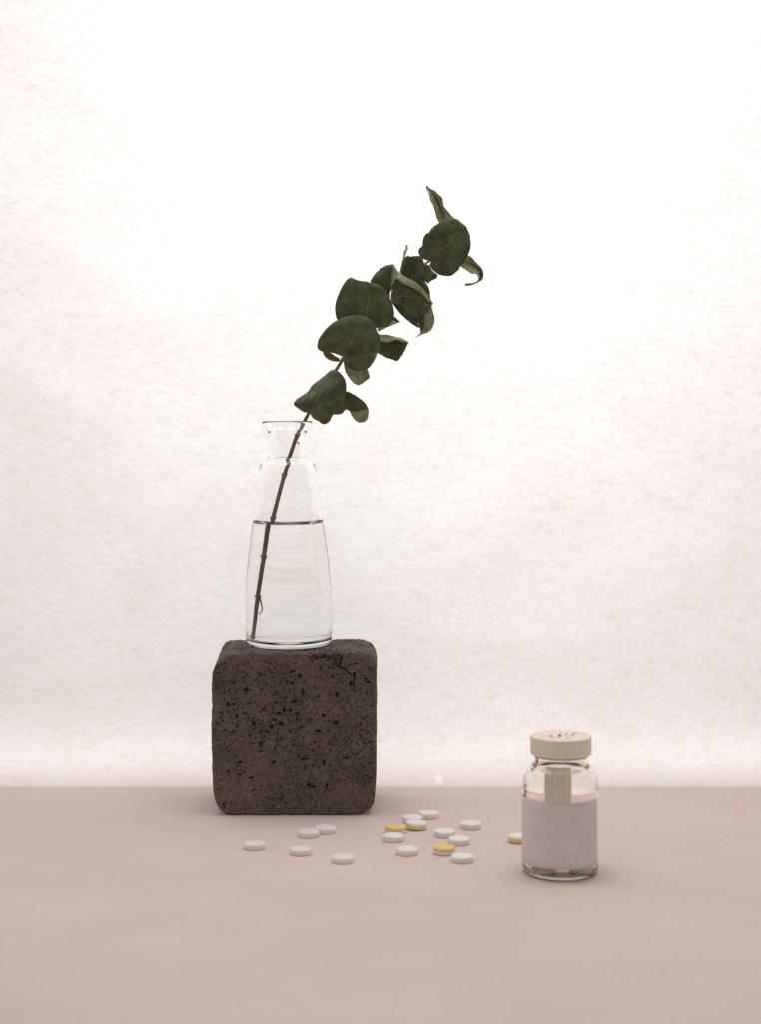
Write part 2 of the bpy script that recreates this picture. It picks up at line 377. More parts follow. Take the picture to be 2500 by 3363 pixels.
# ------------------------------------------------------------------ stone block
YB = onz(950, 2678, 0).y        # its front face
TOP = at(950, 2142, YB).z
BACK = onz(950, 2099, TOP).y-YB
print('BLOCK', YB, TOP, BACK)
def c5(x, y): return (670+x/2.8, 2080+y/2.8)
def build_block():
    fr = [(205,1671),(150,1630),(118,1590),(92,1510),(78,1400),(69,1150),(65,900),(66,600),(68,450),(74,365),(98,295),(142,238),(200,203),(275,180),
          (480,177),(700,178),(1000,174),(1300,166),(1470,168),(1520,185),(1553,215),(1575,260),(1584,330),(1585,500),(1584,1000),(1579,1300),(1573,1500),(1560,1570),(1525,1620),(1475,1648),(1420,1664),(1300,1671),(1000,1673),(600,1673)]
    F2 = []
    for x, y in fr:
        p = at(*c5(x, y), YB); F2.append((p.x, max(0.0, p.z)))
    cx = sum(p[0] for p in F2)/len(F2); L = min(p[0] for p in F2); R = max(p[0] for p in F2); T = TOP
    # rear outline: the same count of points, less worn at the top left
    B2 = []
    for (x, z), (px, py) in zip(F2, fr):
        if px < 420 and py < 500:
            q = {(68,450):(L,T-.0102),(74,365):(L+.0004,T-.006),(98,295):(L+.0012,T-.0034),(142,238):(L+.0026,T-.0014),(200,203):(L+.0050,T-.0003),(275,180):(L+.0085,T)}.get((px,py))
            if q: x, z = q
        B2.append((x, z))
    n = len(F2); V = [(x, YB, z) for x, z in F2]+[(x, YB+BACK, z) for x, z in B2]
    F = [tuple(range(n)), tuple(range(2*n-1, n-1, -1))]+[(i, i+n, (i+1) % n+n, (i+1) % n) for i in range(n)]
    me = mesh('raw', V, F); bm = bmesh.new(); bm.from_mesh(me); bmesh.ops.recalc_face_normals(bm, faces=bm.faces)
    bmesh.ops.bevel(bm, geom=[e for e in bm.edges if all(abs(v.co.y-YB) < 1e-6 for v in e.verts) or all(abs(v.co.y-YB-BACK) < 1e-6 for v in e.verts)], offset=.0006, segments=2, affect='EDGES')
    SC = 100.0                                     # voxel remesh in centimetre-ish units
    for v in bm.verts: v.co *= SC
    bm.to_mesh(me); bm.free()
    o = bpy.data.objects.new('raw', me); COL.objects.link(o)
    md = o.modifiers.new('r', 'REMESH'); md.mode = 'VOXEL'; md.voxel_size = .026
    sm = o.modifiers.new('s', 'SMOOTH'); sm.iterations = 1; sm.factor = .5
    dg = bpy.context.evaluated_depsgraph_get(); me2 = bpy.data.meshes.new_from_object(o.evaluated_get(dg))
    bpy.data.objects.remove(o)
    nv = len(me2.vertices); co = np.empty(nv*3); me2.vertices.foreach_get('co', co); co = co.reshape(-1, 3)/SC
    no = np.empty(nv*3); me2.vertices.foreach_get('normal', no); no = no.reshape(-1, 3)
    mm = co*1000
    d = .22*fbm(mm/9, 2, 1)+.16*fbm(mm/2.6, 2, 5)+.10*fbm(mm/.8, 2, 9)
    front = np.clip(-no[:, 1], 0, 1)
    top = np.clip(no[:, 2], 0, 1)
    d = d*(1-.45*front)                            # the front is pressed flatter
    craggy = np.minimum(0, fbm(mm/np.array([5., 5., 5.]), 4, 21)-.25)*.9 + np.minimum(0, fbm(mm/1.6, 3, 33)-.2)*.45
    d = d*(1-top)+ top*(craggy*1.7-.05)
    side = np.clip(np.abs(no[:, 0]), 0, 1); d += side*np.minimum(0, fbm(mm/1.9, 4, 41))*.45
    # worn arrises: chip where two faces meet
    edge = np.minimum(front, 1)*(co[:, 2] > T-.0027)*1.0
    d += -(.35+.5*(co[:, 0] > cx+.008))*np.clip(fbm(mm/2.2, 4, 51), 0, 1)*np.clip((co[:, 2]-T+.0032)/.003, 0, 1)*np.clip(1-(co[:, 1]-YB)/.004, 0, 1)
    co = co+no*(d/1000)[:, None]
    # pores in the pressed front: hollows pushed into the face
    isf = np.where((front > .55) & (co[:, 1] < YB+.004))[0]
    fx = co[isf, 0]; fz = co[isf, 2]
    push = np.zeros(len(isf))
    cell = .002; grid = {}
    for i, (a, b) in enumerate(zip((fx/cell).astype(int), (fz/cell).astype(int))): grid.setdefault((a, b), []).append(i)
    def near(x, z, r):
        a0, a1 = int((x-r)/cell)-1, int((x+r)/cell)+1; b0, b1 = int((z-r)/cell)-1, int((z+r)/cell)+1
        L_ = [];
        for a in range(a0, a1+1):
            for b in range(b0, b1+1): L_ += grid.get((a, b), [])
        return np.array(L_, int)
    def pore(x, z, rx, rz, dep, ang=0, sd=0):
        ii = near(x, z, max(rx, rz)*1.5)
        if len(ii) == 0: return
        dx = fx[ii]-x; dz = fz[ii]-z; ca, sa = math.cos(ang), math.sin(ang)
        u = (dx*ca+dz*sa)/rx; w = (-dx*sa+dz*ca)/rz
        q = np.sqrt(u*u+w*w)*(1+.35*noise3(np.c_[fx[ii]*1800, fz[ii]*1800, 0*dx+sd], 77))
        k = np.clip((1.0-q)/.28, 0, 1); push[ii] = np.maximum(push[ii], k*dep)
    big = [(820,628,30,17),(735,705,12,32),(880,392,18,22),(455,832,20,20),(958,1396,22,16),(1000,1412,24,13),(1045,900,22,14),(220,655,22,15),
           (272,655,14,14),(700,832,26,20),(620,862,20,24),(640,800,22,12),(905,548,9,30),(1222,565,16,24),(1215,820,24,18),(515,1008,24,12),(640,1185,26,14),
           (795,710,16,14),(808,455,16,18),(1300,1145,34,10),(925,1155,40,10),(1095,755,18,14),(1505,452,20,10),(385,518,20,14),(855,740,20,12),(1100,1190,12,26),
           (430,1330,26,10),(1130,1400,10,22),(545,700,16,12),(820,350,20,16),(1350,460,16,22),(690,740,20,12),(575,905,24,10),(300,765,12,22),(330,1185,22,10),(660,640,14,10)]
    for i, (x, y, a, b) in enumerate(big):
        p = at(*c5(x, y), YB); pore(p.x, p.z, a*.0000535, b*.0000535, .0030, 0, i)
    made = 0; k = 0
    while made < 2400 and k < 14000:
        k += 1
        x = rng.uniform(L+.002, R-.002); z = rng.uniform(.002, .077)
        den = fbm(np.array([[x*70, 3.1, z*90]]), 2, 88)[0]
        prob = .42+.38*den + .25*math.exp(-((x-(L+.035))/.02)**2-((z-.043)/.018)**2)
        if z < .018: prob -= .15
        if rng.random() > prob: continue
        r = min(.00052, .00016*math.exp(rng.normal()*.5)); e = rng.uniform(1, 1.9)
        pore(x, z, r*e, r, .0006+r*2.2, rng.normal()*.5, k); made += 1
    # the crack running down from the top arris, and its branches
    def crack(pts, w0, w1, dep):
        P = [at(*c5(*p), YB) for p in pts]; n_ = 70
        Q = catmull([(p.x, p.z) for p in P], n_)
        for i, (x, z) in enumerate(Q):
            t = i/(n_-1); jx = .00022*float(noise3([[z*1400, x*900, 1.]], 5)[0])
            w = w0*(1-t)+w1*t; pore(x+jx, z, w, w*1.3, dep*(1-.6*t), 0, 3)
    crack([(1262,165),(1262,220),(1245,305),(1300,332),(1340,372),(1380,378)], .00062, .00045, .0034)
    crack([(1380,378),(1378,450),(1386,545)], .00045, .00028, .0024)
    crack([(1245,305),(1215,295),(1180,285),(1165,240)], .00035, .0003, .0014)
    crack([(690,870),(672,930),(688,990),(730,965),(780,960)], .0003, .0002, .001)
    crack([(780,960),(840,985),(910,990)], .0002, .0002, .0008)
    crack([(600,330),(612,362),(650,370)], .0002, .0002, .0008)
    # crumbled spot on the arris left of the crack
    cxp = at(*c5(1130, 195), YB)
    dx = (fx-cxp.x)/.0085; dz = (fz-T-.0003)/.0062
    q = np.sqrt(dx*dx+dz*dz)+.35*fbm(np.c_[fx*500, fz*500, 0*fx], 3, 61)
    push = np.maximum(push, np.clip((1-q)/.25, 0, 1)*(.0016+.0012*fbm(np.c_[fx*900, fz*900, 0*fx], 3, 62)))
    co[isf, 1] += push
    # and the loosened lump behind it on the top
    tt = np.where((top > .4))[0]
    dx = (co[tt, 0]-cxp.x-.001)/.010; dy = (co[tt, 1]-YB)/.016
    q = np.sqrt(dx*dx+dy*dy)+.4*fbm(co[tt]*420, 3, 63)
    co[tt, 2] -= np.clip((1-q)/.3, 0, 1)*(.0012+.0011*fbm(co[tt]*800, 3, 64))
    co[:, 2] = np.maximum(co[:, 2], .0002)
    me2.vertices.foreach_set('co', co.ravel()); me2.update(); me2.materials.clear()
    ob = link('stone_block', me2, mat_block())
    tag(ob, 'dark brown porous stone block with cracked top corner under the glass vase', 'stone block')
    return (L+R)/2
build_block()

# ------------------------------------------------------------------ glass vase with water
VZ = TOP-.0001
VY = onz(949, 2134, VZ).y+.0216
SR = VY/.8245; SZ = (at(949, 1383, VY).z-VZ)/.1138
print('VASE', VY, SR, SZ)
vc = at(948.8, 2110, VY)
vase = thing('glass_vase', 'clear glass bud vase half full of water standing on the dark stone block', 'vase', (vc.x, VY, VZ), (0, math.radians(-.30), 0))
M_GLASS = mat_glass('clear_glass', 1.5, (.998, 1, .999))
M_WG = mat_glass('water_in_glass', 1.333/1.5, (.998, .994, .986)); M_WA = mat_glass('water_surface', 1.333)
MM = .001
outer = [(20.2, 0.0), (21.3, .5), (21.9, 1.7), (22.1, 3.2), (22.15, 8), (22.25, 17), (22.25, 24), (22.0, 30), (21.3, 38), (20.3, 46.5), (18.9, 57), (17.6, 67), (16.2, 78), (15.0, 87), (14.4, 90.5),
         (13.5, 92.6), (11.9, 93.9), (10.2, 94.8), (9.4, 96.0), (9.15, 98), (9.1, 102), (9.15, 105.2), (9.6, 107.3), (10.6, 109.1), (11.7, 110.5), (12.5, 111.9), (12.85, 113.0), (12.75, 113.65), (12.4, 113.8)]
inner = [(12.0, 113.7), (11.55, 112.9), (10.8, 111.3), (9.6, 109.6), (8.5, 108.0), (7.9, 106.2), (7.7, 103), (7.7, 98.5), (7.95, 95.9), (8.9, 94.0), (10.7, 92.7), (12.2, 91.4), (13.1, 89.5), (13.7, 86.4),
         (14.9, 77.5), (16.3, 66.6), (16.70, 63.6)]
wet = [(16.70, 63.6), (17.6, 56.8), (19.0, 46.2), (20.0, 37.6), (20.7, 30), (20.95, 24), (20.95, 17), (20.9, 8), (20.7, 5.0), (20.0, 3.7), (18.0, 3.1), (10, 2.9), (0, 2.8)]
mmp = lambda P: [(r*MM, z*MM) for r, z in P]
def sm_mid(P, a, b, it=160):
    Q = [list(p) for p in P]
    for _ in range(it):
        R_ = [q[0] for q in Q]
        for i in range(1, len(Q)-1):
            if a < Q[i][1] < b: Q[i][0] = (R_[i-1]+2*R_[i]+R_[i+1])/4
    return [tuple(q) for q in Q]
vmp = lambda P: [(r*MM*SR, z*MM*SZ) for r, z in P]
def build_vase():
    po = [(0.0, .0006), (.012, .0006), (.0175, .0005), (.019, .0001)]+sm_mid(smooth_prof(vmp(outer), 220), .006, .088)
    pi_ = sm_mid(smooth_prof(vmp(inner), 160), .06, .087)
    V, F = lathe(po+pi_, 128)
    o = link('vase_body', mesh('vase_body', V, F), M_GLASS, vase)
    pw = sm_mid(smooth_prof(vmp(wet), 160), .007, .0625); R = pw[0][0]; zc = pw[0][1]
    topp = []
    for r in np.concatenate([np.linspace(0, R*.8, 14), np.linspace(R*.8, R, 26)[1:]]):
        e = lambda q: math.exp(-(R-q)/.0016)
        topp.append((r, zc-.0025*(1-e(r))))
    V, F = lathe(pw[::-1], 128)
    ns = len(F); base = len(V)
    V2, F2 = lathe(topp[::-1], 128)     # share the contact ring by merging doubles
    F2 = [tuple(base+i for i in f) for f in F2]
    me = mesh('water', V+V2, F+F2)
    me.materials.append(M_WG); me.materials.append(M_WA)
    for i, p in enumerate(me.polygons): p.material_index = 0 if i < ns else 1; p.use_smooth = True
    ob = bpy.data.objects.new('water', me); COL.objects.link(ob); ob.parent = vase
    return ob
water = build_vase()
def fix_normals_out(o, center_dir=None):
    pass

# ------------------------------------------------------------------ eucalyptus branch
M_LEAF = mat_leaf('leaf_face', (.052, .067, .029), (.120, .145, .068), (.34, .24, .11))
M_PALE = mat_leaf('leaf_underside', (.19, .21, .108), (.44, .465, .29), (.36, .34, .2), .2, .12)
M_RIM = mat_plain('leaf_rim', (.34, .27, .17), .7)
M_STEM = mat_stem()
LY = VY-.0015
branch = thing('eucalyptus_branch', 'cut eucalyptus branch with grey green leaves leaning out of the glass vase', 'branch', (vc.x, VY, VZ))
BI = branch.matrix_basis.inverted()
def P3(px, py, f): return at(px, py, LY-f*MM)          # f: millimetres towards the lens
c1 = lambda x, y: (1250+x/4.115, 580+y/4.115)
c2 = lambda x, y: (930+x/3.059, 860+y/3.059)
c3 = lambda x, y: (780+x/4.444, 1350+y/4.444)
def build_stem():
    V = []; F = []
    XC = 948.8
    pts = [(846, 2103, 3), (855, 2040, 3), (864, 1958, 3), (880, 1832, 3), (893, 1722, 2.5), (905, 1668, 2), (934, 1558, 1), (956, 1485, 0), (975, 1430, 0), (1000, 1383, -1), (1017, 1352, 0),
           (1058, 1285, -1), (1103, 1216, 0), (1127, 1176, 1), (1160, 1110, 0), (1205, 1045, 1), (1250, 1005, -1), (1296, 985, 0), (1340, 935, 0), (1392, 870, 1), (1412, 858, 4), (1445, 825, 3), (1470, 790, 0)]
    W3 = [BI@P3(*p) for p in pts]
    P, R = tube(V, F, W3, [.00100, .00098, .00102, .00100, .00102, .00106, .00108, .00104, .00104, .00102, .00100, .00090, .0009, .0009, .0008, .0008, .00072, .0007, .00065, .00058, .0005, .0005, .0004], 14, 260, .10, 3)
    # swollen leaf-scar nodes
    for i in (3, 2, 0):
        pass
    for px, py, f in [(848, 2090, 3), (864, 1958, 3), (880, 1832, 3), (896, 1701, 2.4), (934, 1558, 1), (975, 1432, 0), (1127, 1176, 1), (1296, 985, 0), (1017, 1352, 0)]:
        c = BI@P3(px, py, f); d = np.linalg.norm(P-np.array(c), axis=1); j = int(d.argmin())
        a = Vector(P[max(0, j-2)]); b = Vector(P[min(len(P)-1, j+2)]); t = (b-a).normalized(); o_ = Vector(P[j]); r = R[j]
        tube(V, F, [o_-t*.0013, o_-t*.0006, o_, o_+t*.0004, o_+t*.0008], [r*.98, r*1.12, r*1.32, r*1.22, r*1.0], 12, 12, .25, j)
        for s in (-1, 1):
            s_ = Vector((s, .2, 0)); q = o_+s_*r*1.2
            tube(V, F, [q-s_*.0003, q+s_*.0001+Vector((0, 0, .0002)), q+s_*.0003+Vector((0, 0, .0006))], [.0004, .0003, .00012], 6, 6)
    # the small curled rootlet under water, and a twig stub in the neck
    q = [(868, 1962), (873, 1980), (876, 1995), (874, 2006), (869, 2012), (870, 2018)]
    tube(V, F, [BI@P3(x, y, 4) for x, y in q], [.0005, .00035, .00028, .0002], 8, 24)
    tube(V, F, [BI@P3(975, 1452, 1), BI@P3(979, 1457, 1), BI@P3(981, 1459, 1)], [.0004, .0003, .00035], 8, 8)
    # petioles
    for a, m_, b in [((1017, 1353, 0), (1018, 1349, 3), (1022, 1342, 4)), ((1127, 1175, 1), (1129, 1172, 5), (1134, 1164, 8)), ((1200, 1052, 1), (1204, 1046, 5), (1208, 1036, 7)),
                     ((1296, 985, 0), (1290, 988, 5), (1292, 982, 7)), ((1405, 861, 2), (1415, 855, 7), (1424, 846, 9))]:
        tube(V, F, [BI@P3(*a), BI@P3(*m_), BI@P3(*b)], [.0006, .0005, .0004], 8, 14)
    link('stem', mesh('stem', V, F), M_STEM, branch)
build_stem()

def leaf(patches, seed=0, jag=.10, label=None):
    V = []; F = []; UV = []; MI = []
    for pt in patches:
        rails = pt['r']; cc = pt.get('c', c2); nt_, nu = pt.get('nt', 44), pt.get('nu', 10)
        C3 = []
        for ri, (pts, f0, f1, fb) in enumerate(rails):
            Q = catmull([cc(*p) for p in pts], nt_)
            t = np.linspace(0, 1, nt_); f = f0+(f1-f0)*t+fb*np.sin(PI*t)
            W3 = np.array([tuple(P3(q[0], q[1], ff)) for q, ff in zip(Q, f)])
            if ri in (0, len(rails)-1):
                amp = jag*MM*np.minimum(1, np.minimum(t, 1-t)*12)
                ph = np.c_[t*26, 0*t+seed*1.7, 0*t+ri*5.1]
                W3[:, 0] += amp*fbm(ph, 2, seed); W3[:, 2] += amp*fbm(ph+9, 2, seed+3)
            C3.append(W3)
        base = len(V); cols = []
        us = []
        nr = len(C3)
        for i in range(nr-1):
            for k in range(nu+(1 if i == nr-2 else 0)):
                w = k/nu; P = C3[i]*(1-w)+C3[i+1]*w; cols.append(P); us.append((i+w)/(nr-1))
        ncol = len(cols); bul = pt.get('bulge', .6)
        G = np.stack(cols, 1)                     # nt, ncol, 3
        wid = np.linalg.norm(C3[0]-C3[-1], axis=1)
        for j, u in enumerate(us):
            kk = (u*(nr-1)) % 1.0
            G[:, j, 1] -= bul*MM*np.sin(PI*kk)*np.minimum(1, wid/.006)
        ph = G.reshape(-1, 3)*230
        G[:, :, 1] += (.35*MM*fbm(ph, 3, seed+31)).reshape(nt_, ncol)
        for a in range(nt_):
            for j in range(ncol):
                V.append(tuple(BI@Vector(G[a, j]))); UV.append((us[j] if nr == 3 else us[j]*.3+.05, a/(nt_-1)))
        fl = []
        for a in range(nt_-1):
            for j in range(ncol-1):
                fl.append((base+a*ncol+j, base+a*ncol+j+1, base+(a+1)*ncol+j+1, base+(a+1)*ncol+j))
        # face the pressed side to the lens, then flip the underside patches
        ny = 0
        for q in fl:
            A, B, C_ = Vector(V[q[0]]), Vector(V[q[1]]), Vector(V[q[2]]); ny += (B-A).cross(C_-A).y
            D = Vector(V[q[3]]); ny += (C_-A).cross(D-A).y
        want = 1 if pt.get('under') else -1
        if ny*want < 0: fl = [q[::-1] for q in fl]
        F += fl
    me = mesh('leaf', V, F); ul = me.uv_layers.new(name='UVMap')
    li = np.empty(len(me.loops), int); me.loops.foreach_get('vertex_index', li)
    ul.data.foreach_set('uv', np.array(UV)[li].ravel())
    bm = bmesh.new(); bm.from_mesh(me); bmesh.ops.remove_doubles(bm, verts=bm.verts, dist=2e-6); bm.to_mesh(me); bm.free()
    o = link('leaf', me, [M_LEAF, M_PALE, M_RIM], branch)
    md = o.modifiers.new('thickness', 'SOLIDIFY'); md.thickness = .00028; md.offset = -1
    md.material_offset = 1; md.material_offset_rim = 2
    if label: o['label'] = label
    return o

# 1 lowest big leaf in front, over the vase mouth
leaf([dict(c=c2, r=[([(265,1515),(210,1512),(150,1475),(101,1430),(140,1375),(240,1310),(290,1240),(390,1160),(470,1095),(515,1084)], 1, 2, -3),
                    ([(270,1515),(325,1400),(380,1325),(450,1220),(520,1085)], 3, 2, 6),
                    ([(275,1520),(277,1547),(310,1585),(350,1600),(380,1625),(420,1633),(465,1605),(485,1560),(510,1530),(560,1480),(600,1420),(628,1330),(632,1240),(618,1180),(570,1115),(525,1085)], 3, 2, 9)])], 1)
# 2 behind it to the right, tip curled up
leaf([dict(c=c2, r=[([(470,1440),(560,1350),(630,1302),(700,1330),(780,1380),(830,1430),(853,1473)], -1, 3, 0),
                    ([(500,1535),(560,1536),(600,1518),(612,1500),(640,1485),(672,1507),(740,1503),(800,1490),(853,1475)], -1, 3, -1)], bulge=.8),
      dict(c=c2, under=1, r=[([(668,1503),(740,1503),(800,1490),(853,1475)], 0, 3, 0),
                    ([(670,1507),(700,1565),(735,1603),(775,1617),(812,1610),(846,1578),(856,1520),(853,1475)], 1, 3, 5)], bulge=.9)], 2, label='lowest right leaf with its tip curled up')
# 3 big leaf with its lower edge folded
leaf([dict(c=c2, r=[([(600,958),(540,930),(470,914),(400,905),(350,877),(340,840),(352,785),(385,730),(430,675),(490,618),(545,585),(620,550),(700,533)], 8, 8, 4),
                    ([(608,955),(650,870),(700,765),(735,670),(750,535)], 8, 9, 3),
                    ([(620,948),(640,928),(700,916),(800,906),(900,905),(986,912),(991,860),(978,780),(968,738),(945,700),(930,650),(905,600),(850,560),(790,537)], 8, 8, 4)]),
      dict(c=c2, r=[([(603,968),(640,928),(700,916),(800,906),(900,905),(960,911)], 8, 10, 1),
                    ([(600,985),(630,1035),(680,1075),(740,1096),(800,1090),(860,1065),(900,1020),(930,965),(948,912)], 4, 5, 0)], bulge=.3),
      dict(c=c2, r=[([(560,975),(520,945),(470,914),(400,905)], 6, 7, -1),
                    ([(575,1003),(500,1000),(440,975),(410,945),(395,908)], 4, 4, 0)], bulge=.5)], 3, label='broad leaf folded along its lower edge')
# 4 small leaf hanging below
leaf([dict(c=c2, under=1, r=[([(600,1000),(620,1090),(650,1150),(700,1215),(745,1240)], 0, 3, 1),
                    ([(690,1010),(725,1080),(745,1150),(752,1200),(750,1241)], -1, 3, -1),
                    ([(835,1030),(850,1090),(868,1160),(830,1195),(790,1228),(755,1240)], 1, 3, 2)])], 4, label='small pale leaf hanging under the folded one')
# 5 big upper leaf
leaf([dict(c=c2, r=[([(830,640),(700,640),(600,620),(545,585),(525,530),(520,450),(535,380),(570,290),(600,230),(640,180),(675,157),(740,182),(790,193)], 3, 4, 2),
                    ([(835,620),(835,520),(855,400),(860,300),(830,196)], 4, 5, 2),
                    ([(840,640),(880,664),(940,663),(1000,658),(1060,640),(1095,600),(1118,540),(1112,460),(1095,400),(1060,330),(1015,270),(965,235),(910,218),(870,209)], 3, 4, 3)])], 5)
# 6 sliver behind it
leaf([dict(c=c2, r=[([(930,640),(1040,560),(1120,552),(1150,575),(1182,604)], -3, -3, 0),
                    ([(940,660),(1020,625),(1095,592),(1140,600),(1182,605)], -4, -3, 0)], bulge=.2),
      dict(c=c2, under=1, r=[([(940,660),(1020,625),(1095,592),(1140,600),(1182,605)], -4, -3, 0),
                    ([(945,662),(955,702),(1000,682),(1060,655),(1120,630),(1182,607)], -2, -3, 1)], bulge=.3)], 6)
# 7 leaf to the right, rolled upper edge
leaf([dict(c=c2, under=1, r=[([(955,733),(1050,738),(1130,755),(1200,775),(1263,810)], -2, 0, -3),
                    ([(955,800),(1000,803),(1060,810),(1120,787),(1165,790),(1200,805),(1263,812)], 0, 0, 1)], bulge=.2),
      dict(c=c2, r=[([(955,796),(1000,800),(1060,806),(1120,783),(1165,787),(1200,802),(1263,812)], -2, -1, -2),
                    ([(940,918),(990,935),(1040,965),(1100,985),(1150,997),(1180,965),(1215,915),(1240,860),(1263,812)], -2, -1, 0)], bulge=.9)], 7, label='leaf pointing right with its upper edge rolled over')
# 8 torn leaf
leaf([dict(c=c2, r=[([(1080,400),(1000,340),(930,270),(875,205),(900,150),(940,100),(990,60),(1050,34),(1106,24)], -1, 0, 1),
                    ([(1078,390),(1076,325),(1085,268),(1108,235),(1116,190),(1100,150),(1120,98),(1131,62),(1114,27)], 0, 1, 2)], nt=60)], 8, .12, label='leaf torn beside the stem')
# 9 dark leaf with folded pale margin
leaf([dict(c=c1, r=[([(150,1690),(220,1725),(280,1745),(340,1800),(420,1880),(500,1905),(580,1880),(650,1830),(690,1770),(706,1722)], 3, 4, 5),
                    ([(150,1680),(260,1620),(400,1630),(550,1680),(706,1722)], 3, 4, 4),
                    ([(138,1620),(160,1490),(195,1395),(230,1362),(262,1380),(330,1455),(430,1497),(530,1548),(590,1608),(640,1662),(709,1721)], 2, 4, 5)]),
      dict(c=c1, under=1, r=[([(178,1190),(240,1280),(300,1335),(400,1390),(480,1430),(560,1510),(640,1600),(714,1718)], 2, 5, 5),
                    ([(140,1560),(185,1440),(225,1380),(262,1407),(330,1460),(430,1500),(530,1550),(590,1610),(640,1665),(710,1722)], 2, 5, 7)], bulge=.5)], 9, label='dark leaf with a folded pale margin')
# 10, 11 behind it
leaf([dict(c=c1, r=[([(160,1680),(300,1480),(430,1393),(540,1388),(600,1418),(640,1470),(668,1540),(676,1620),(692,1700)], 0, 1, 1),
                    ([(170,1720),(400,1720),(600,1750),(685,1750)], 0, 0, 0)])], 10)
leaf([dict(c=c1, r=[([(150,1685),(196,1760),(270,1855),(350,1930),(450,2010),(515,2045)], -1, -1, 1),
                    ([(170,1690),(330,1760),(440,1850),(500,1960),(530,2040)], -1, 0, 0)], bulge=.2),
      dict(c=c1, r=[([(170,1690),(330,1760),(440,1850),(500,1960),(530,2040),(541,2085),(533,2125),(480,2176)], -1, 1, 0),
                    ([(400,1700),(500,1740),(580,1830),(600,1930),(590,2050),(560,2110),(482,2176)], -2, 1, 1)], bulge=.2),
      dict(c=c1, under=1, r=[([(400,1700),(500,1740),(580,1830),(600,1930),(590,2050),(560,2110),(482,2176)], -2, 1, 1),
                    ([(600,1680),(690,1760),(718,1840),(736,1935),(722,2005),(690,2070),(640,2108),(560,2140),(482,2177)], -1, 1, 3)], bulge=.3)], 11, label='drooping leaf with a thin curled tip')
# 12 upright leaf under the top one
leaf([dict(c=c1, r=[([(310,1430),(275,1290),(290,1180),(318,1100),(345,1085),(378,1064)], -1, 1, 1),
                    ([(430,1430),(430,1300),(440,1180),(430,1130),(400,1084)], 0, 1, -1),
                    ([(545,1430),(572,1300),(583,1200),(585,1140),(560,1092),(530,1072),(470,1070)], 1, 1, 2)], nt=50)], 12)
# 13 blade seen edge-on
leaf([dict(c=c1, under=1, r=[([(268,1300),(298,1160),(317,1085),(320,1020),(346,975),(352,918)], -1, -3, 1),
                    ([(292,1300),(328,1160),(340,1085),(354,1035),(374,985),(372,938),(356,918)], 1, -2, 2)], bulge=.3)], 13, .05, label='narrow leaf seen edge-on')
# 14 behind, right
leaf([dict(c=c1, r=[([(560,1190),(552,1300),(552,1385),(600,1415),(640,1450)], -2, -1, 0),
                    ([(640,1185),(670,1205),(700,1260),(740,1300),(777,1327),(768,1362),(740,1388),(690,1412),(642,1450)], -3, -1, -1)])], 14)
# 15 big round top leaf
leaf([dict(c=c1, r=[([(670,1145),(625,1130),(580,1116),(540,1090),(517,1030),(522,975),(566,935),(572,870),(590,820),(620,772),(660,752),(680,715),(730,670),(800,620),(870,585),(940,565),(990,564)], 7, 7, 3),
                    ([(680,1140),(750,1060),(830,970),(970,840),(1010,566)], 8, 8, 2),
                    ([(690,1155),(668,1190),(690,1240),(740,1290),(800,1325),(858,1342),(920,1351),(980,1330),(1030,1290),(1068,1255),(1082,1213),(1130,1170),(1165,1110),(1195,1040),(1215,980),(1225,900),(1215,810),(1190,730),(1150,660),(1100,620),(1050,577),(1020,567)], 7, 7, 3)], nt=64)], 15, .16, label='large round leaf near the top')
# 16 tall curled leaf at the very top
leaf([dict(c=c1, under=1, r=[([(830,640),(790,610),(760,560),(740,490),(715,400),(670,310),(655,230),(625,180),(615,135),(628,122)], 1, 3, 4),
                    ([(900,640),(860,560),(810,430),(770,320),(700,220),(630,123)], -1, 3, 0),
                    ([(1010,600),(1000,565),(950,510),(910,460),(862,400),(850,350),(838,288),(800,250),(740,192),(680,165),(632,122)], 0, 3, 3)])], 16, label='narrow pale leaf curling up at the tip')
# 17 curled leaf at the right
leaf([dict(c=c1, under=1, r=[([(1100,1090),(1190,1068),(1240,1095),(1290,1150),(1345,1205),(1375,1240),(1397,1305),(1395,1355),(1380,1395),(1330,1430),(1270,1457),(1210,1475),(1150,1476)], -1, 1, 2),
                    ([(1090,1150),(1180,1160),(1270,1190),(1330,1240),(1370,1310),(1365,1370),(1335,1410),(1275,1443),(1210,1457),(1147,1465)], -1, 1, -1),
                    ([(1070,1200),(1120,1237),(1170,1270),(1230,1312),(1290,1318),(1318,1350),(1328,1380),(1310,1412),(1280,1430),(1230,1440),(1175,1440),(1144,1455)], -2, 1, 3)], nt=56)], 17, .05, label='pale leaf curling down at the right')

# ------------------------------------------------------------------ tablets
M_WHITE = mat_plain('white_tablet', (.93, .88, .835), .55, .03, 900, .25, .00012)
M_YEL = mat_plain('yellow_tablet', (.88, .65, .25), .55, .05, 900, .25, .00012)
TR = .00500; TH = .0025
def prof_full(h, dome=.0004, bev=.0006):
    return [(0, 0), (TR-.0004, 0), (TR-.0001, .00012), (TR, .0004), (TR, h-.00052), (TR-.00003, h-.00042), (TR-.00030, h-.00010), (TR-.00042, h-.00003), (TR-.00075, h+.00001), (TR-.0016, h+.00002), (TR*.4, h+dome*.2), (0, h+dome*.25)]
def prof_lower(h): return [(0, 0), (TR-.0008, 0), (TR-.0002, .0002), (TR, .0006), (TR, h), (0, h)]
def prof_upper(h0, h): return [(0, h0+.00002), (TR, h0+.00002), (TR, h-.00062), (TR-.00004, h-.00050), (TR-.00038, h-.00012), (TR-.0006, h-.00003), (TR-.0010, h), (TR*.5, h+.00012), (0, h+.00016)]
white_me = None
def place(bottom_px, cx):
    p = onz(cx, bottom_px, 0.0); return (p.x*(p.y+TR)/p.y, p.y+TR, .0001)
